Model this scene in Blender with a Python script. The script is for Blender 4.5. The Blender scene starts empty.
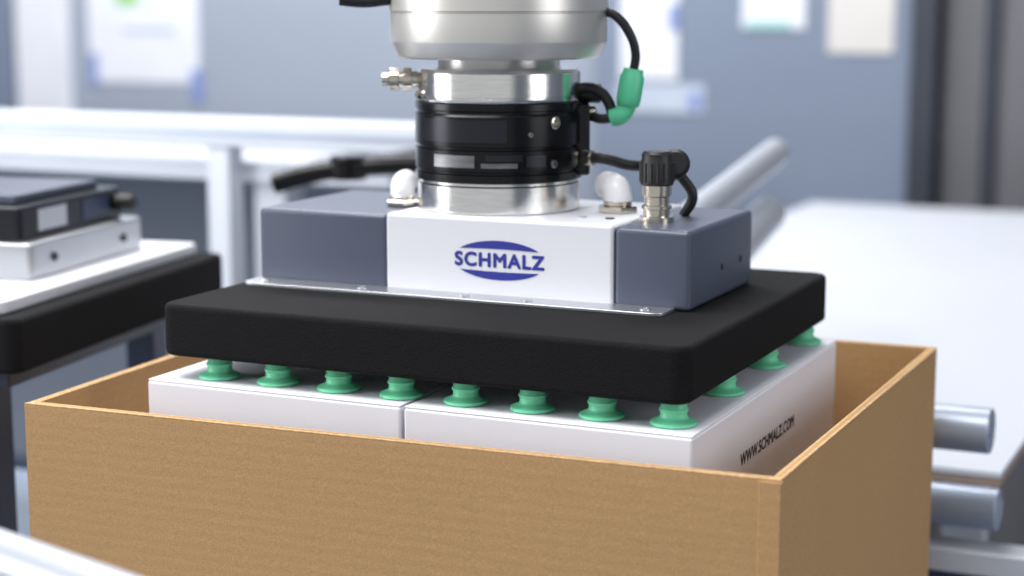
import bpy, bmesh, math, random
from mathutils import Matrix, Vector
random.seed(4)
S = bpy.context.scene
COL = S.collection

def lin(c):
    c = c/255.0
    return c/12.92 if c <= 0.04045 else ((c+0.055)/1.055)**2.4
def rgb(r, g, b): return (lin(r), lin(g), lin(b), 1.0)

def mat(name, col, rough=0.5, metal=0.0, var=0.06, vscale=8.0, bump=0.0, bscale=200.0, spec=0.5, coat=0.0, stretch=None, emit=0):
    m = bpy.data.materials.new(name); m.use_nodes = True
    nt = m.node_tree; b = nt.nodes['Principled BSDF']
    b.inputs['Roughness'].default_value = rough
    b.inputs['Metallic'].default_value = metal
    b.inputs['Specular IOR Level'].default_value = spec
    b.inputs['Coat Weight'].default_value = coat
    tc = nt.nodes.new('ShaderNodeTexCoord')
    mp = nt.nodes.new('ShaderNodeMapping'); nt.links.new(tc.outputs['Object'], mp.inputs['Vector'])
    if stretch: mp.inputs['Scale'].default_value = stretch
    n = nt.nodes.new('ShaderNodeTexNoise'); n.inputs['Scale'].default_value = vscale; n.inputs['Detail'].default_value = 4
    nt.links.new(mp.outputs[0], n.inputs['Vector'])
    r = nt.nodes.new('ShaderNodeValToRGB')
    r.color_ramp.elements[0].position = 0.3; r.color_ramp.elements[1].position = 0.7
    r.color_ramp.elements[0].color = tuple(c*(1-var) for c in col[:3])+(1,)
    r.color_ramp.elements[1].color = tuple(min(1, c*(1+var)) for c in col[:3])+(1,)
    nt.links.new(n.outputs['Fac'], r.inputs['Fac']); nt.links.new(r.outputs['Color'], b.inputs['Base Color'])
    if bump > 0:
        n2 = nt.nodes.new('ShaderNodeTexNoise'); n2.inputs['Scale'].default_value = bscale; n2.inputs['Detail'].default_value = 3
        nt.links.new(mp.outputs[0], n2.inputs['Vector'])
        bp = nt.nodes.new('ShaderNodeBump'); bp.inputs['Strength'].default_value = bump; bp.inputs['Distance'].default_value = 0.001
        nt.links.new(n2.outputs['Fac'], bp.inputs['Height']); nt.links.new(bp.outputs[0], b.inputs['Normal'])
    return m

def cardboard_mat():
    m = mat('cardboard', rgb(183, 146, 103), rough=0.95, var=0.03, vscale=4, spec=0.1)
    nt = m.node_tree; b = nt.nodes['Principled BSDF']
    tc = [n for n in nt.nodes if n.type == 'TEX_COORD'][0]
    # evenly spaced, very shallow flute lines + paper fibre
    w = nt.nodes.new('ShaderNodeTexWave'); w.bands_direction = 'Z'; w.inputs['Scale'].default_value = 38; w.inputs['Distortion'].default_value = 0
    nt.links.new(tc.outputs['Object'], w.inputs['Vector'])
    n = nt.nodes.new('ShaderNodeTexNoise'); n.inputs['Scale'].default_value = 420; n.inputs['Detail'].default_value = 3
    nt.links.new(tc.outputs['Object'], n.inputs['Vector'])
    wm = nt.nodes.new('ShaderNodeMath'); wm.operation = 'MULTIPLY'; wm.inputs[1].default_value = .10
    nt.links.new(w.outputs['Fac'], wm.inputs[0])
    a = nt.nodes.new('ShaderNodeMath'); a.operation = 'MULTIPLY_ADD'; a.inputs[1].default_value = 0.25
    nt.links.new(n.outputs['Fac'], a.inputs[0]); nt.links.new(wm.outputs[0], a.inputs[2])
    bp = nt.nodes.new('ShaderNodeBump'); bp.inputs['Strength'].default_value = 0.35; bp.inputs['Distance'].default_value = 0.0015
    nt.links.new(a.outputs[0], bp.inputs['Height']); nt.links.new(bp.outputs[0], b.inputs['Normal'])
    n3 = nt.nodes.new('ShaderNodeTexNoise'); n3.inputs['Scale'].default_value = 800; n3.inputs['Detail'].default_value = 2
    nt.links.new(tc.outputs['Object'], n3.inputs['Vector'])
    mr = nt.nodes.new('ShaderNodeMapRange'); mr.inputs['From Min'].default_value = .3; mr.inputs['From Max'].default_value = .7; mr.inputs['To Min'].default_value = .86; mr.inputs['To Max'].default_value = 1.08
    nt.links.new(n3.outputs['Fac'], mr.inputs['Value'])
    ramp = [x for x in nt.nodes if x.type == 'VALTORGB'][0]
    vm = nt.nodes.new('ShaderNodeVectorMath'); vm.operation = 'SCALE'
    nt.links.new(ramp.outputs['Color'], vm.inputs[0]); nt.links.new(mr.outputs[0], vm.inputs['Scale']); nt.links.new(vm.outputs[0], b.inputs['Base Color'])
    return m

M = dict(
 card=cardboard_mat(),
 cardedge=mat('cardboard_cut_edge', rgb(198, 162, 118), 0.9, var=0.22, vscale=260),
 carton=mat('white_carton_board', rgb(234, 234, 242), 0.7, var=0.02, bump=0.05, bscale=400),
 foam=mat('black_foam', rgb(15, 15, 18), 0.92, var=0.35, vscale=700, bump=0.9, bscale=900, spec=0.25),
 cup=mat('green_silicone', rgb(116, 216, 168), 0.38, var=0.04, vscale=60),
 greenplug=mat('green_plug', rgb(84, 192, 146), 0.45, var=0.05, vscale=60),
 grey=mat('slate_grey_housing', rgb(77, 83, 100), 0.4, var=0.03, bump=0.08, bscale=900),
 white=mat('light_housing', rgb(218, 219, 226), 0.45, var=0.015, bump=0.04, bscale=900),
 alu=mat('machined_aluminium', rgb(238, 236, 233), 0.15, metal=1.0, var=0.05, vscale=60, stretch=(1, 1, 14), bump=0.06, bscale=300),
 alusat=mat('satin_aluminium', rgb(198, 200, 204), 0.32, metal=0.9, var=0.03),
 robot=mat('robot_silver_paint', rgb(218, 215, 209), 0.36, metal=0.7, var=0.02),
 black=mat('black_anodised', rgb(17, 17, 20), 0.22, metal=0.4, var=0.1, vscale=40),
 black2=mat('dark_inset', rgb(50, 50, 56), 0.28, metal=0.7, var=0.1),
 rubber=mat('black_cable', rgb(22, 22, 24), 0.5, var=0.1, vscale=50),
 nickel=mat('nickel', rgb(212, 205, 190), 0.18, metal=1.0, var=0.05, vscale=90),
 dullsteel=mat('dull_steel', rgb(135, 135, 138), 0.35, metal=1.0, var=0.3, vscale=50, stretch=(1, 1, 6)),
 plastic=mat('white_plastic', rgb(238, 239, 242), 0.3, var=0.02),
 blue=mat('blue_print', rgb(38, 46, 142), 0.5, var=0.03),
 ink=mat('black_print', rgb(40, 38, 44), 0.6, var=0.03),
 profile=mat('aluminium_profile', rgb(208, 213, 222), 0.45, metal=0.2, var=0.03),
 tubeal=mat('pale_tube', rgb(178, 183, 191), 0.4, metal=0.4, var=0.02),
 roller=mat('zinc_roller', rgb(160, 170, 186), 0.38, metal=0.4, var=0.05),
 board=mat('white_board', rgb(192, 196, 205), 0.5, var=0.02, vscale=3),
 boardedge=mat('board_edge', rgb(150, 130, 118), 0.8, var=0.08),
 wall=mat('wall_paint', rgb(150, 159, 174), 0.6, var=0.04, vscale=1.5),
 wall2=mat('panel_paint', rgb(118, 130, 150), 0.6, var=0.04, vscale=1.5),
 sidewall=mat('side_wall_paint', rgb(128, 134, 144), 0.7, var=0.03, vscale=1.5),
 paper=mat('paper', rgb(220, 223, 232), 0.8, var=0.03),
 beige=mat('beige_paper', rgb(206, 203, 200), 0.8, var=0.03),
 tape=mat('blue_tape', rgb(128, 145, 198), 0.6, var=0.05),
 film=mat('pale_tape', rgb(180, 190, 206), 0.5, var=0.05),
 teal=mat('teal_print', rgb(150, 205, 198), 0.6, var=0.05),
 pgreen=mat('green_print', rgb(140, 205, 110), 0.6, var=0.05),
 ceil=mat('ceiling_paint', rgb(205, 206, 208), 0.8, var=0.02),
 floor=mat('floor_paint', rgb(66, 78, 96), 0.4, var=0.08, vscale=2),
 table=mat('table_laminate', rgb(122, 135, 156), 0.4, var=0.05, vscale=4),
 steel=mat('dark_steel', rgb(112, 112, 116), 0.35, metal=0.3, var=0.12, vscale=2, stretch=(6, 1, 0.5)),
 steel_d=mat('very_dark_steel', rgb(54, 58, 68), 0.4, metal=0.2, var=0.1),
 navy=mat('navy_plastic', rgb(45, 58, 85), 0.4, var=0.05),
)

def parent_to(o, p, absolute=True):
    if p is not None:
        o.parent = p
        if absolute: o.matrix_parent_inverse = p.matrix_basis.inverted()
    return o
def empty(name, loc=(0, 0, 0), rz=0):
    e = bpy.data.objects.new(name, None); e.empty_display_size = 0.05
    e.location = loc; e.rotation_euler = (0, 0, rz); COL.objects.link(e); return e
def newobj(name, me, mats, p=None, absolute=True, smooth=True, ang=35):
    for m in (mats if isinstance(mats, (list, tuple)) else [mats]): me.materials.append(M[m])
    if smooth:
        for f in me.polygons: f.use_smooth = True
        me.set_sharp_from_angle(angle=math.radians(ang))
    o = bpy.data.objects.new(name, me); COL.objects.link(o)
    return parent_to(o, p, absolute)
def bevel(o, w, seg=3, ang=40):
    b = o.modifiers.new('bev', 'BEVEL'); b.width = w; b.segments = seg; b.limit_method = 'ANGLE'; b.angle_limit = math.radians(ang)
    b.harden_normals = True
    return o
def box(name, x0, x1, y0, y1, z0, z1, m, p=None, bw=0, seg=3, absolute=True):
    bm = bmesh.new(); bmesh.ops.create_cube(bm, size=1)
    for v in bm.verts:
        v.co = Vector((x0+(v.co.x+.5)*(x1-x0), y0+(v.co.y+.5)*(y1-y0), z0+(v.co.z+.5)*(z1-z0)))
    me = bpy.data.meshes.new(name); bm.to_mesh(me); bm.free()
    o = newobj(name, me, m, p, absolute)
    if bw: bevel(o, bw, seg)
    return o
def rrect(x0, x1, y0, y1, r, n=8):
    pts = []
    for cx, cy, a in ((x1-r, y0+r, -90), (x1-r, y1-r, 0), (x0+r, y1-r, 90), (x0+r, y0+r, 180)):
        for i in range(n+1):
            t = math.radians(a+90*i/n); pts.append((cx+r*math.cos(t), cy+r*math.sin(t)))
    return pts
def prism(name, pts, z0, z1, m, p=None, bw=0, seg=3, absolute=True, lim=50):
    bm = bmesh.new()
    lo = [bm.verts.new((x, y, z0)) for x, y in pts]; hi = [bm.verts.new((x, y, z1)) for x, y in pts]
    n = len(pts)
    for i in range(n): bm.faces.new((lo[i], lo[(i+1) % n], hi[(i+1) % n], hi[i]))
    bm.faces.new(hi); bm.faces.new(lo[::-1])
    bmesh.ops.recalc_face_normals(bm, faces=bm.faces)
    me = bpy.data.meshes.new(name); bm.to_mesh(me); bm.free()
    o = newobj(name, me, m, p, absolute)
    if bw: bevel(o, bw, seg, lim)
    return o
def lathe_bm(bm, prof, mtx, seg=64):
    rings = []
    for r, z in prof:
        if r < 1e-6: rings.append([bm.verts.new(mtx @ Vector((0, 0, z)))])
        else: rings.append([bm.verts.new(mtx @ Vector((r*math.cos(2*math.pi*i/seg), r*math.sin(2*math.pi*i/seg), z))) for i in range(seg)])
    for k in range(len(rings)-1):
        a, b = rings[k], rings[k+1]
        for i in range(seg):
            j = (i+1) % seg
            if len(a) == 1 and len(b) == 1: continue
            if len(a) == 1: bm.faces.new((a[0], b[j], b[i]))
            elif len(b) == 1: bm.faces.new((a[i], a[j], b[0]))
            else: bm.faces.new((a[i], a[j], b[j], b[i]))
def lathe(name, prof, m, p=None, loc=(0, 0, 0), axis=(0, 0, 1), seg=64, absolute=True, ang=35):
    q = Vector((0, 0, 1)).rotation_difference(Vector(axis)).to_matrix().to_4x4()
    mtx = Matrix.Translation(loc) @ q
    bm = bmesh.new(); lathe_bm(bm, prof, mtx, seg)
    bmesh.ops.recalc_face_normals(bm, faces=bm.faces)
    me = bpy.data.meshes.new(name); bm.to_mesh(me); bm.free()
    return newobj(name, me, m, p, absolute, ang=ang)
def cylp(r, L, c=0.0):
    return [(0, 0), (r-c, 0), (r, c), (r, L-c), (r-c, L), (0, L)] if c else [(0, 0), (r, 0), (r, L), (0, L)]
def rod(name, a, b, r, m, p=None, seg=40, c=0.0015, absolute=True):
    a = Vector(a); b = Vector(b)
    return lathe(name, cylp(r, (b-a).length, c), m, p, a, (b-a).normalized(), seg, absolute=absolute)
def tube(name, pts, r, m, p=None, absolute=True):
    cu = bpy.data.curves.new(name, 'CURVE'); cu.dimensions = '3D'; cu.bevel_depth = r; cu.bevel_resolution = 6; cu.resolution_u = 14; cu.use_fill_caps = True
    s = cu.splines.new('BEZIER'); s.bezier_points.add(len(pts)-1)
    for bp, q in zip(s.bezier_points, pts):
        bp.co = q; bp.handle_left_type = bp.handle_right_type = 'AUTO'
    t = bpy.data.objects.new('tmp', cu); COL.objects.link(t)
    me = bpy.data.meshes.new_from_object(t.evaluated_get(bpy.context.evaluated_depsgraph_get()))
    bpy.data.objects.remove(t)
    me.materials.clear()
    return newobj(name, me, m, p, absolute)
def text(name, s, w, h, mtx, m, p=None, bold=0.0, space=1.05):
    cu = bpy.data.curves.new(name, 'FONT'); cu.body = s; cu.align_x = 'CENTER'; cu.size = 1; cu.space_character = space
    t = bpy.data.objects.new('tmp', cu); COL.objects.link(t)
    me = bpy.data.meshes.new_from_object(t.evaluated_get(bpy.context.evaluated_depsgraph_get()))
    bpy.data.objects.remove(t)
    xs = [v.co.x for v in me.vertices]; ys = [v.co.y for v in me.vertices]
    cx, cy = (min(xs)+max(xs))/2, (min(ys)+max(ys))/2; dx, dy = max(xs)-min(xs), max(ys)-min(ys)
    base = [Vector(((v.co.x-cx)*w/dx, (v.co.y-cy)*h/dy, 0)) for v in me.vertices]
    polys = [tuple(q.vertices) for q in me.polygons]
    offs = [(0, 0)]
    if bold: offs += [(bold*math.cos(a), bold*math.sin(a)) for a in [i*math.pi/4 for i in range(8)]]
    V = []; F = []
    for k, (ox, oy) in enumerate(offs):
        o0 = len(V)
        V += [mtx @ (b+Vector((ox, oy, k*1.5e-6))) for b in base]
        F += [tuple(i+o0 for i in q) for q in polys]
    nm = bpy.data.meshes.new(name); nm.from_pydata([tuple(v) for v in V], [], F); nm.update()
    return newobj(name, nm, m, p, True, smooth=False)
def arcplate(name, c, r, a0, a1, z0, z1, th, m, p=None, n=20):
    bm = bmesh.new(); cols = []
    for i in range(n+1):
        a = math.radians(a0+(a1-a0)*i/n); d = (math.cos(a), math.sin(a))
        cols.append([bm.verts.new((c[0]+d[0]*rr, c[1]+d[1]*rr, z)) for rr, z in ((r-.002, z0), (r+th, z0), (r+th, z1), (r-.002, z1))])
    for i in range(n):
        for k in range(4): bm.faces.new((cols[i][k], cols[i+1][k], cols[i+1][(k+1) % 4], cols[i][(k+1) % 4]))
    bm.faces.new(cols[0]); bm.faces.new(cols[-1][::-1])
    bmesh.ops.recalc_face_normals(bm, faces=bm.faces)
    me = bpy.data.meshes.new(name); bm.to_mesh(me); bm.free()
    return newobj(name, me, m, p)

# ------------------------------------------------------------------ room
box('floor', -5, 3.5, -3.5, 3.1, -0.05, 0, 'floor')
box('wall_back', -5, 3.5, 3.0, 3.1, 0, 3.2, 'wall')
box('wall_left', -5.1, -5, -3.5, 3.1, 0, 3.2, 'sidewall')
box('wall_right', 3.5, 3.6, -3.5, 3.1, 0, 3.2, 'sidewall')
box('ceiling', -5, 3.5, -3.5, 3.1, 3.2, 3.25, 'ceil')
box('trim_1', -2.97, -2.78, 2.975, 2.999, 0, 3.2, 'paper', bw=.004)
box('trim_2', -3.12, -2.985, 2.98, 2.999, 0, 3.2, 'wall2', bw=.004)
cab = empty('steel_cabinet', (-.6, 2.95, 0))
box('cabinet_body', -1.12, -.335, 2.93, 2.998, 0, 2.4, 'wall2', cab, bw=.006)
d1 = empty('door_1', (0, 2.95, 0))
box('door_frame_edge', -.33, -.27, 2.90, 2.998, 0, 2.4, 'steel_d', d1, bw=.004)
box('door_leaf', -.265, .6, 2.95, 2.998, 0, 2.3, 'steel', d1, bw=.004)
box('door_frame_inner', -.17, -.14, 2.93, 2.949, 0, 2.3, 'steel_d', d1, bw=.003)

def notice(x0, x1, z0, z1, m='paper', y=2.975, extras=()):
    e = empty('paper_notice', ((x0+x1)/2, y, (z0+z1)/2))
    box('sheet', x0, x1, y-.002, y, z0, z1, m, e)
    for i, (a, b, c, d, mm) in enumerate(extras): box('print_%d' % (i+1), a, b, y-.004, y-.002, c, d, mm, e)
notice(-2.72, -2.34, 1.10, 1.50, y=2.998, extras=[(-2.72, -2.69, 1.09, 1.18, 'tape'), (-2.37, -2.33, 1.05, 1.14, 'tape'), (-2.62, -2.54, 1.32, 1.36, 'pgreen'), (-2.60, -2.42, 1.24, 1.255, 'film')])
notice(-1.05, -.90, 1.14, 1.5, y=2.928, extras=[(-.925, -.90, 1.26, 1.32, 'tape')])
notice(-1.06, -.83, 1.06, 1.13, m='film', y=2.928, extras=[(-.87, -.84, 1.07, 1.11, 'tape')])
notice(-.74, -.585, 1.265, 1.45, y=2.928, extras=[(-.73, -.62, 1.268, 1.282, 'teal')])
notice(-.53, -.375, 1.21, 1.5, m='beige', y=2.928)

# ------------------------------------------------------------------ cardboard box (slightly out of square)
cb = empty('cardboard_box', (0, .025, .8))
ZB, ZT, T = .8, 1.049, .0065
FL, FR, BR, BL = Vector((-.2745, -.226)), Vector((.2707, -.2017)), Vector((.272, .251)), Vector((-.298, .237))
def inner(a, b, c):
    d1 = (b-a).normalized(); d2 = (c-b).normalized()
    s = abs(d1.x*d2.y-d1.y*d2.x)
    return b+(d2-d1)*(T/s)
iFR = inner(FL, FR, BR); iBR = inner(FR, BR, BL); iBL = inner(BR, BL, FL); iFL = inner(BL, FL, FR)
for nm, q, dz in (('front', [FL, FR, iFR, iFL], 0), ('right', [FR, BR, iBR, iFR], .0006), ('rear', [BR, BL, iBL, iBR], 0), ('left', [BL, FL, iFL, iBL], .0006)):
    prism(nm+'_wall', q, ZB, ZT-dz, 'card', cb)
    prism(nm+'_rim', q, ZT-dz, ZT-dz+.0012, 'cardedge', cb, bw=.0005, lim=30)
    a0, a1 = (q[0]+q[3])/2, (q[1]+q[2])/2
    d = (a1-a0).normalized(); n = Vector((-d.y, d.x))*.0010
    a0 = a0+d*.004; a1 = a1-d*.004
    prism(nm+'_flute', [a0-n, a1-n, a1+n, a0+n], ZT-dz, ZT-dz+.00135, 'card', cb)
prism('bottom', [iFL, iFR, iBR, iBL], ZB, ZB+T, 'card', cb)
dF = (FL-FR).normalized(); nF = Vector((dF.y, -dF.x)); nF = nF if nF.y < 0 else -nF
prism('glue_flap', [FR+nF*.0018+Vector((.0012, 0)), FR+Vector((.0012, 0)), FR+dF*.0125, FR+dF*.0125+nF*.0018], ZB, ZT-.0002, 'card', cb, bw=.0006)
prism('side_fold', [FR, FR+Vector((.0013, 0)), FR+Vector((.0013, .004)), FR+Vector((0, .004))], ZB, ZT-.0004, 'card', cb, bw=.0005)

# ------------------------------------------------------------------ white cartons
def carton(x0, x1, label):
    y0, y1, z0, z1 = -.1687, .186, .807, 1.062
    e = empty('white_carton', ((x0+x1)/2, .01, z0))
    box('carton_body', x0, x1, y0, y1, z0, z1-.0012, 'carton', e, bw=.002)
    box('lid_flap', x0+.0006, x1-.0006, y0+.0006, y1-.0006, z1-.0013, z1, 'carton', e, bw=.0006)
    if label:
        mt = Matrix.Translation((x1+.0003, -.002, 1.0225)) @ Matrix.Rotation(math.radians(90), 4, 'Z') @ Matrix.Rotation(math.radians(90), 4, 'X')
        text('web_address', 'WWW.SCHMALZ.COM', .131, .0085, mt, 'ink', e, bold=.0003)
carton(-.210, -.0030, False); carton(-.0005, .2045, True)

# ------------------------------------------------------------------ vacuum gripper
vg = empty('vacuum_gripper', (0, .01, 1.079))
prism('foam_pad', rrect(-.203, .1985, -.163, .182, .013), 1.0790, 1.117, 'foam', vg, bw=.004, seg=4)
bm = bmesh.new()
cp = [(0, 0), (.0140, 0), (.0152, .0006), (.0150, .0024), (.0125, .0036), (.0094, .0046), (.0088, .006), (.0088, .0088), (.0096, .0094), (.0096, .0108), (.0086, .0116), (.0082, .020), (0, .020)]
for j in range(4):
    for i in range(8):
        lathe_bm(bm, cp, Matrix.Translation((-.1655+i*.0497, -.1420+j*.1018, 1.0622)), 32)
bmesh.ops.recalc_face_normals(bm, faces=bm.faces)
me = bpy.data.meshes.new('suction_cups'); bm.to_mesh(me); bm.free(); newobj('suction_cups', me, 'cup', vg, ang=50)
prism('base_plate', rrect(-.196, .146, -.067, -.02, .010), 1.117, 1.1195, 'alusat', vg, bw=.0006)
for i, x in enumerate((-.18, -.095, -.01, .04, .13)):
    lathe('plate_screw_%d' % (i+1), [(0, 0), (.0038, 0), (.0038, .0008), (.003, .0013), (.0016, .0013), (.0014, .0004), (0, .0004)], 'alusat', vg, (x, -.056, 1.1195), seg=20)
def housing(name, x0, x1, m):
    return prism(name, rrect(x0, x1, -.041, .104, .004, 4), 1.1172, 1.174, m, vg, bw=.004, seg=4)
housing('housing_left', -.1945, -.0815, 'grey')
housing('housing_right', .1005, .1575, 'grey')
box('housing_centre', -.082, .100, -.042, .105, 1.1172, 1.1752, 'white', vg, bw=.0025)
def logo_caps(cx, y, cz, a, b, t):
    bm = bmesh.new()
    for s in (1, -1):
        x_e = a*math.sqrt(1-(t/b)**2); vs = []; n = 40
        a0 = math.asin(t/b)
        for i in range(n+1):
            th = a0+(math.pi-2*a0)*i/n
            vs.append(bm.verts.new((cx+a*math.cos(th), y, cz+s*b*math.sin(th))))
        for i in range(1, 12):
            u = i/12; vs.append(bm.verts.new((cx-x_e+2*x_e*u, y, cz+s*(t+.0006*math.sin(math.pi*u)))))
        bm.faces.new(vs)
    me = bpy.data.meshes.new('logo_ellipse'); bm.to_mesh(me); bm.free()
    newobj('logo_ellipse', me, 'blue', vg, smooth=False)
logo_caps(.0115, -.0423, 1.1450, .0375, .0145, .0078)
text('logo_lettering', 'SCHMALZ', .071, .0098, Matrix.Translation((.0115, -.0423, 1.1450)) @ Matrix.Rotation(math.radians(90), 4, 'X'), 'blue', vg, bold=.0006, space=1.12)
for i, (y, z) in enumerate(((.03, 1.14), (.075, 1.14))):
    lathe('side_screw_%d' % (i+1), cylp(.0024, .0008), 'black2', vg, (.1573, y, z), (1, 0, 0), 16)
lathe('sensor_lens', cylp(.0035, .001), 'black2', vg, (.083, -.005, 1.175), seg=20)
lathe('cover_screw', cylp(.003, .001), 'alusat', vg, (.062, -.006, 1.175), seg=20)

AX = Vector((-.023, .031, 0)); YAW = math.radians(24.7)
RV = Vector((math.cos(YAW), math.sin(YAW), 0)); FV = Vector((-math.sin(YAW), math.cos(YAW), 0))
def W(l, f, z): return AX + RV*l + FV*f + Vector((0, 0, z))
def elbow(name, base, d, s=1.0):
    b = Vector(base); d = Vector(d).normalized()
    lathe(name+'_nut', cylp(.0155*s, .005*s, .001), 'nickel', vg, b, seg=6, ang=20)
    lathe(name+'_collar', cylp(.0108*s, .004*s, .0008), 'nickel', vg, b+Vector((0, 0, .005*s)), seg=32)
    tube(name+'_bend', [b+Vector((0, 0, .008*s)), b+Vector((0, 0, .013*s)), b+Vector((0, 0, .017*s))+d*.003*s, b+Vector((0, 0, .0185*s))+d*.010*s, b+Vector((0, 0, .0185*s))+d*.020*s], .0105*s, 'plastic', vg)
elbow('hose_fitting_a', (.073, .036, 1.1752), -RV*.35+FV*.9, 1.0)
elbow('hose_fitting_b', W(-.075, .018, 1.1745), RV*.1+FV*.95, .9)
mb = Vector((.116, .003, 1.174))
lathe('connector_socket', [(0, 0), (.0125, 0), (.0125, .004), (.0095, .0045), (.0095, .009), (.0108, .0095), (.0108, .012), (.009, .0125), (.009, .018), (.0105, .019), (.0105, .0265), (0, .0265)], 'nickel', vg, mb, seg=40)
bm = bmesh.new()
lathe_bm(bm, [(0, 0), (.0112, 0), (.012, .001), (.012, .017), (.0112, .0185), (.0112, .0225), (.0095, .0245), (0, .0245)], Matrix.Translation(mb+Vector((0, 0, .0265))), 40)
for i in range(16):
    a = 2*math.pi*i/16
    lathe_bm(bm, cylp(.0009, .014), Matrix.Translation(mb+Vector((math.cos(a)*.0120, math.sin(a)*.0120, .029))), 8)
bmesh.ops.recalc_face_normals(bm, faces=bm.faces)
me = bpy.data.meshes.new('connector_cap'); bm.to_mesh(me); bm.free(); newobj('connector_cap', me, 'rubber', vg)
pe = mb+FV*.03+RV*.014+Vector((0, 0, .035))
lathe('angled_plug', [(0, 0), (.009, 0), (.0110, .002), (.0110, .014), (.008, .018), (0, .018)], 'rubber', vg, pe+FV*-.004+Vector((0, 0, .003)), -FV+Vector((0, 0, .2)), seg=32)
tube('sensor_cable', [pe+FV*.001, pe+RV*.010+Vector((0, 0, -.010)), pe+RV*.015+Vector((0, 0, -.020)), pe+RV*.009+FV*.004+Vector((0, 0, -.0345))], .0038, 'rubber', vg)

# ------------------------------------------------------------------ robot wrist + tool changer
ra = empty('robot_arm', (AX.x, AX.y, 1.1755))
ax = (AX.x, AX.y, 0)
lathe('adapter_flange', [(0, 1.1755), (.0615, 1.1755), (.0622, 1.1762), (.0622, 1.1955), (.0608, 1.1965), (.0608, 1.1985), (0, 1.1985)], 'alu', ra, ax, seg=128)
lathe('tool_changer', [(.05, 1.1985), (.0630, 1.1985), (.0636, 1.1992), (.0636, 1.2045), (.0618, 1.2052), (.0618, 1.2068), (.0636, 1.2075), (.0636, 1.2225), (.0616, 1.2232), (.0616, 1.2248), (.0638, 1.2255), (.0638, 1.2475), (.063, 1.2485), (.0622, 1.2495), (.0622, 1.2510), (.0635, 1.2518), (.0635, 1.2565), (.0628, 1.2572), (.05, 1.2572)], 'black', ra, ax, seg=128)
lathe('upper_flange', [(.04, 1.2572), (.0618, 1.2572), (.0622, 1.2578), (.0622, 1.2600), (.0614, 1.2604), (.0614, 1.2612), (.0622, 1.2616), (.0622, 1.2785), (.0600, 1.2812), (.0480, 1.2812), (.0470, 1.283), (.0470, 1.2905), (.04, 1.2905)], 'alu', ra, ax, seg=128)
lathe('wrist_housing', [(.03, 1.289), (.0735, 1.289), (.0765, 1.2905), (.0818, 1.3005), (.0822, 1.302), (.0822, 1.3225), (.0812, 1.323), (.0812, 1.3238), (.0830, 1.3243), (.0830, 1.46), (.078, 1.478), (.062, 1.49), (0, 1.49)], 'robot', ra, ax, seg=128)
lathe('wrist_joint', [(0, 1.488), (.058, 1.488), (.058, 1.60), (.072, 1.61), (.072, 1.72), (.06, 1.73), (0, 1.73)], 'robot', ra, ax, seg=96)
lathe('arm_column', [(0, 1.729), (.055, 1.729), (.062, 1.8), (.075, 3.15), (.12, 3.16), (.12, 3.195), (0, 3.195)], 'robot', ra, ax, seg=96)
C0 = -65.3
def az(du): return C0+math.degrees(math.asin(max(-1, min(1, du/82))))
c2 = (AX.x, AX.y)
arcplate('label_window', c2, .0638, az(-72), az(8), 1.229, 1.2455, .0006, 'black2', ra)
arcplate('lock_slot', c2, .0636, az(-66), az(44), 1.2095, 1.2205, .0004, 'black', ra)
arcplate('lock_ball_cover', c2, .0638, az(-60), az(-22), 1.2105, 1.2195, .0012, 'dullsteel', ra)
arcplate('lock_lever', c2, .0638, az(-16), az(18), 1.2105, 1.2140, .0012, 'dullsteel', ra)
arcplate('lock_lever_top', c2, .0638, az(-12), az(22), 1.2155, 1.2200, .0016, 'black2', ra)
arcplate('lock_lever_b', c2, .0638, az(26), az(44), 1.211, 1.219, .0018, 'black2', ra)
def radial_bolt(name, du, z, r, m='nickel', L=.003):
    a = math.radians(az(du)); d = Vector((math.cos(a), math.sin(a), 0))
    lathe(name, [(0, 0), (r, 0), (r, L), (r*.8, L+.0006), (r*.5, L+.0006), (r*.5, L-.001), (0, L-.001)], m, ra, AX+d*.0625+Vector((0, 0, z)), d, 24)
radial_bolt('bolt_1', 53, 1.243, .0046)
radial_bolt('bolt_2', 30, 1.2345, .0020, 'dullsteel')
radial_bolt('bolt_3', 52, 1.2125, .003, 'dullsteel'); radial_bolt('bolt_4', -77, 1.262, .003)
def oriented_box(name, l0, l1, f0, f1, z0, z1, m, p, bw=.001):
    o = box(name, l0, l1, f0, f1, z0, z1, m, None, bw)
    o.data.transform(Matrix.Translation(AX) @ Matrix.Rotation(YAW, 4, 'Z'))
    return parent_to(o, p)
oriented_box('terminal_block', .045, .069, -.018, .03, 1.201, 1.255, 'black', ra, .002)
lathe('air_fitting', [(0, 0), (.0062, 0), (.0062, .004), (.0088, .0045), (.0088, .011), (.006, .0115), (.006, .014), (.0086, .0145), (.0086, .021), (.005, .0225), (.005, .027), (0, .027)], 'nickel', ra, W(-.061, -.008, 1.273), -RV, seg=32)
tube('wrist_cable', [W(.078, -.015, 1.3245), W(.088, -.02, 1.320), W(.098, -.022, 1.307), W(.1025, -.02, 1.292), W(.101, -.018, 1.278)], .0034, 'rubber', ra)
lathe('green_plug', [(0, 0), (.0082, 0), (.0092, .001), (.0098, .006), (.0098, .022), (.0084, .024), (.0078, .028), (0, .028)], 'greenplug', ra, W(.097, -.018, 1.2535), RV*.16+Vector((0, 0, 1)), seg=8, ang=50)
tube('green_plug_elbow', [W(.098, -.018, 1.262), W(.0955, -.018, 1.251), W(.092, -.018, 1.2465), W(.085, -.016, 1.2445)], .0070, 'greenplug', ra)
tube('jumper_cable', [W(.087, -.016, 1.245), W(.078, -.014, 1.2435), W(.068, -.008, 1.2455), W(.060, -.004, 1.2455)], .0038, 'rubber', ra)
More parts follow.
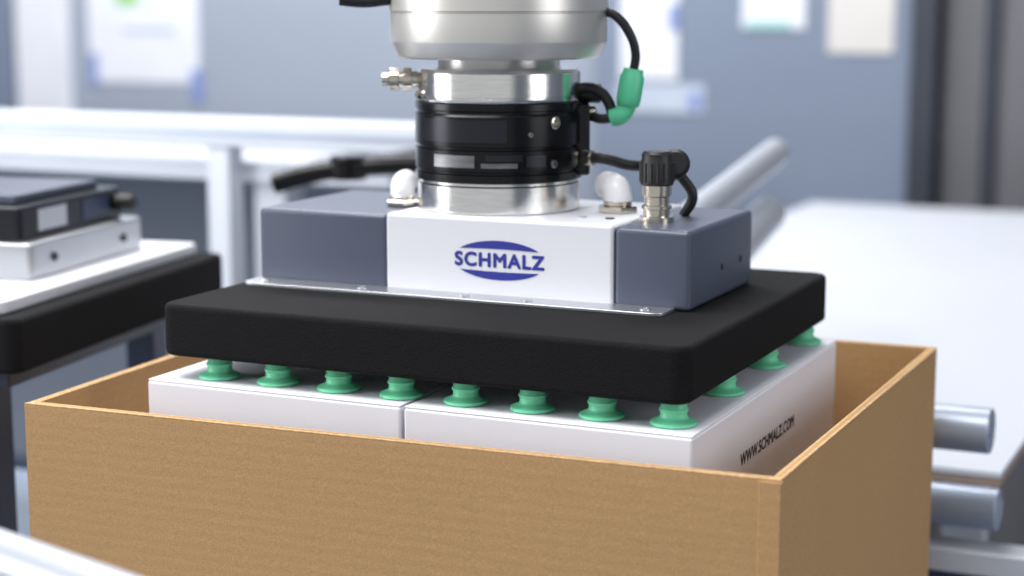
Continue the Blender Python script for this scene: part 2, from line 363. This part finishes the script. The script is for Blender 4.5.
tube('upper_loop_cable', [W(.058, .0, 1.263), W(.066, -.008, 1.2665), W(.076, -.012, 1.264), W(.083, -.014, 1.256), W(.086, -.015, 1.247)], .0042, 'rubber', ra)
lathe('plug_body', cylp(.0075, .016, .001), 'rubber', ra, W(.062, .0, 1.262), RV, seg=24)
lathe('plug_ring', cylp(.0062, .006, .001), 'nickel', ra, W(.068, -.006, 1.2465), RV, seg=24)
lathe('cable_gland', cylp(.0066, .009, .001), 'nickel', ra, W(.064, -.014, 1.214), RV-FV*.6, seg=24)
tube('lower_cable', [W(.066, -.014, 1.2145), W(.080, -.022, 1.214), W(.098, -.018, 1.209), W(.118, -.006, 1.2075), pe+Vector((0, 0, .004))], .0042, 'rubber', ra)
tube('hose_stub', [W(-.118, -.02, 1.333), W(-.10, -.02, 1.3315), W(-.084, -.02, 1.333), W(-.07, 0, 1.335)], .005, 'rubber', ra)

# ------------------------------------------------------------------ work table
wt = empty('work_table', (0, 0, .4))
box('table_top', -1.7, .75, -.72, .372, .77, .799, 'table', wt, bw=.004)
for i, (x, y) in enumerate(((-1.65, -.67), (.70, -.67), (-1.65, .32), (.70, .32))): box('leg_%d' % (i+1), x-.03, x+.03, y-.03, y+.03, 0, .77, 'profile', wt, bw=.003)

pb = empty('packing_board', (0, 1.4, .8))
box('board_top', -.42, .308, .380, 2.42, .910, .916, 'board', pb, bw=.001)
box('board_core', -.418, .307, .381, 2.418, .902, .910, 'boardedge', pb)
for i, (x, y) in enumerate(((-.36, .43), (.24, .60), (-.36, 2.3), (.26, 2.3))): box('leg_%d' % (i+1), x-.02, x+.02, y-.02, y+.02, 0, .902, 'profile', pb)

def roller(y, z, r, x0, x1, zb, m='roller'):
    e = empty('conveyor_roller', ((x0+x1)/2, y, z))
    L = x1-x0
    lathe('roller_tube', [(0, 0), (r*.25, 0), (r*.25, .006), (r*.8, .006), (r*.86, 0), (r-.001, 0), (r, .001), (r, L-.001), (r-.001, L), (r*.86, L), (r*.8, L-.001), (r*.3, L-.001), (r*.3, L), (0, L)], m, e, (x0, y, z), (1, 0, 0), 48)
    for k, x in enumerate((x0+.02, x0+.2)): box('bracket_%d' % (k+1), x-.004, x+.004, y-.012, y+.012, zb, z-r+.001, 'profile', e)
roller(.300, .972, .0195, .0, .311, .799)
roller(.350, .890, .0185, .0, .312, .856)
gr = empty('guide_rail', (.2, .35, .82))
box('profile_bar', -.1, .7, .332, .370, .7995, .855, 'profile', gr, bw=.003)
box('profile_slot', -.1, .702, .3305, .333, .822, .834, 'navy', gr)

def gtube(a, b, r, postx):
    e = empty('aluminium_tube', a)
    rod('tube_body', a, b, r, 'tubeal', e, seg=48, c=.002)
    d = (Vector(b)-Vector(a)).normalized()
    lathe('end_cap', cylp(r*.82, .004, .001), 'profile', e, Vector(b)-d*.001, d, 40)
    q = Vector(a)+(Vector(b)-Vector(a))*postx
    box('post', q.x-.008, q.x+.008, q.y-.008, q.y+.008, .916, q.z, 'profile', e)
gtube((-.015, .43, 1.112), (-.070, .94, 1.145), .018, .1)
gtube((.012, .45, 1.068), (-.048, .84, 1.080), .021, .1)

ft = empty('safety_rail', (0, -.52, 1.03))
rod('rail_tube', (-.75, -.299, 1.046), (.42, -.65, 1.046), .0155, 'tubeal', ft)
box('post_left', -.765, -.735, -.314, -.284, .799, 1.035, 'profile', ft, bw=.003)
box('post_right', .405, .435, -.665, -.635, .799, 1.035, 'profile', ft, bw=.003)

rr = empty('aluminium_frame', (-1.3, .72, 1.16))
box('top_profile', -2.6, -.36, .70, .74, 1.147, 1.184, 'profile', rr, bw=.004)
box('slot_line', -2.6, -.36, .6985, .701, 1.161, 1.168, 'roller', rr)
box('lower_profile', -2.6, -.50, .73, .76, 1.10, 1.128, 'profile', rr, bw=.004)
for i, x in enumerate((-2.2, -.735)): box('post_%d' % (i+1), x-.017, x+.017, .703, .737, 0, 1.147, 'profile', rr, bw=.003)
bt = empty('white_bench', (-2.2, 1.6, .5))
box('bench_top', -3.4, -1.05, 1.40, 2.3, 1.03, 1.06, 'board', bt, bw=.003)
for i, (x, y) in enumerate(((-3.3, 1.46), (-1.12, 1.46), (-3.3, 2.22), (-1.12, 2.22))): box('leg_%d' % (i+1), x-.03, x+.03, y-.03, y+.03, 0, 1.03, 'profile', bt)
box('bench_panel', -3.3, -1.1, 2.24, 2.26, .2, 1.03, 'wall', bt)

ca = empty('clamp_arm', (-.4, .45, 1.15))
tube('arm_link', [(-.475, .425, 1.137), (-.43, .44, 1.150), (-.385, .46, 1.156), (-.33, .49, 1.158)], .011, 'black', ca)
lathe('arm_knuckle', cylp(.02, .026, .002), 'black', ca, (-.40, .455, 1.142), seg=32)
box('arm_bracket', -.41, -.385, .455, .699, 1.150, 1.164, 'black', ca, bw=.002)

sg = empty('vacuum_gripper', (-.380, -.108, 1.037), math.radians(9.5))
K = dict(absolute=False)
prism('foam_pad', rrect(-.40, 0, 0, .40, .012), 0, .045, 'foam', sg, bw=.005, **K)
prism('base_plate', rrect(-.39, -.022, .015, .385, .01), .045, .056, 'white', sg, bw=.002, **K)
prism('housing_lower', rrect(-.36, -.055, .12, .33, .006), .056, .088, 'alusat', sg, bw=.003, **K)
prism('housing_upper', rrect(-.35, -.070, .13, .32, .006), .088, .118, 'black2', sg, bw=.003, **K)
box('valve_block', -.24, -.085, .15, .30, .118, .126, 'grey', sg, bw=.002, **K)
box('valve_cover', -.33, -.25, .15, .30, .118, .132, 'black', sg, bw=.002, **K)
box('blue_label', -.0702, -.0690, .24, .29, .094, .113, 'navy', sg, **K)
box('white_label', -.0702, -.0690, .16, .21, .094, .113, 'alusat', sg, **K)
lathe('coupling_disc', cylp(.028, .016, .002), 'alusat', sg, (-.19, .22, .126), absolute=False)
lathe('side_fitting', cylp(.008, .02, .002), 'rubber', sg, (-.070, .305, .104), (1, 0, 0), 24, absolute=False)
for i, y in enumerate((.16, .29)):
    lathe('housing_screw_%d' % (i+1), cylp(.004, .002), 'black2', sg, (-.0552, y, .072), (1, 0, 0), 16, absolute=False)
st = empty('tool_stand', (-.380, -.108, .7995), math.radians(9.5))
box('shelf', -.38, -.02, .02, .38, .222, .2372, 'steel_d', st, bw=.002, **K)
for i, (x, y) in enumerate(((-.35, .05), (-.06, .05), (-.35, .34), (-.06, .34))): box('leg_%d' % (i+1), x-.015, x+.015, y-.015, y+.015, 0, .222, 'navy', st, bw=.002, **K)

# ------------------------------------------------------------------ lights
def area(name, loc, target, sx, sy, power, col=(1, 1, 1)):
    l = bpy.data.lights.new(name, 'AREA'); l.shape = 'RECTANGLE'; l.size = sx; l.size_y = sy; l.energy = power; l.color = col
    o = bpy.data.objects.new(name, l); COL.objects.link(o); o.location = loc
    o.rotation_euler = (Vector(target)-Vector(loc)).to_track_quat('-Z', 'Y').to_euler(); return o
area('top_fill_light', (-.6, -.6, 3.1), (-.4, -.3, 0), 2.4, .8, 80, (1, .99, .975))  # added unseen panel below the ceiling, gives the metal something to reflect
area('top_fill_light.001', (-1.5, 1.8, 3.1), (-1.5, 1.8, 0), 3, .8, 105, (1, .99, .98))  # second added overhead panel, brightens the back of the room
area('side_fill_light', (-3.2, -1.8, 1.9), (0, 0, 1.1), 1.4, 1.8, 84, (.97, .98, 1))  # added soft light from the left for contrast, no window is built there
area('side_fill_light.001', (2.8, -.4, 1.9), (0, .1, 1.1), 1.2, 1.6, 26, (.97, .98, 1))  # weaker added light on the right side, stands free without a window
w = bpy.data.worlds.new('world'); S.world = w; w.use_nodes = True
w.node_tree.nodes['Background'].inputs[0].default_value = (.94, .965, 1, 1); w.node_tree.nodes['Background'].inputs[1].default_value = .56

# ------------------------------------------------------------------ camera
cam = bpy.data.cameras.new('camera'); co = bpy.data.objects.new('camera', cam); COL.objects.link(co)
co.location = (.555, -1.2014, 1.332); co.rotation_euler = (math.radians(80.81), 0, YAW)
cam.sensor_width = 36; cam.lens = 1779/1024*36; cam.clip_start = .05
cam.dof.use_dof = True; cam.dof.focus_distance = 1.20; cam.dof.aperture_fstop = 3.8
S.camera = co
S.view_settings.view_transform = 'Standard'
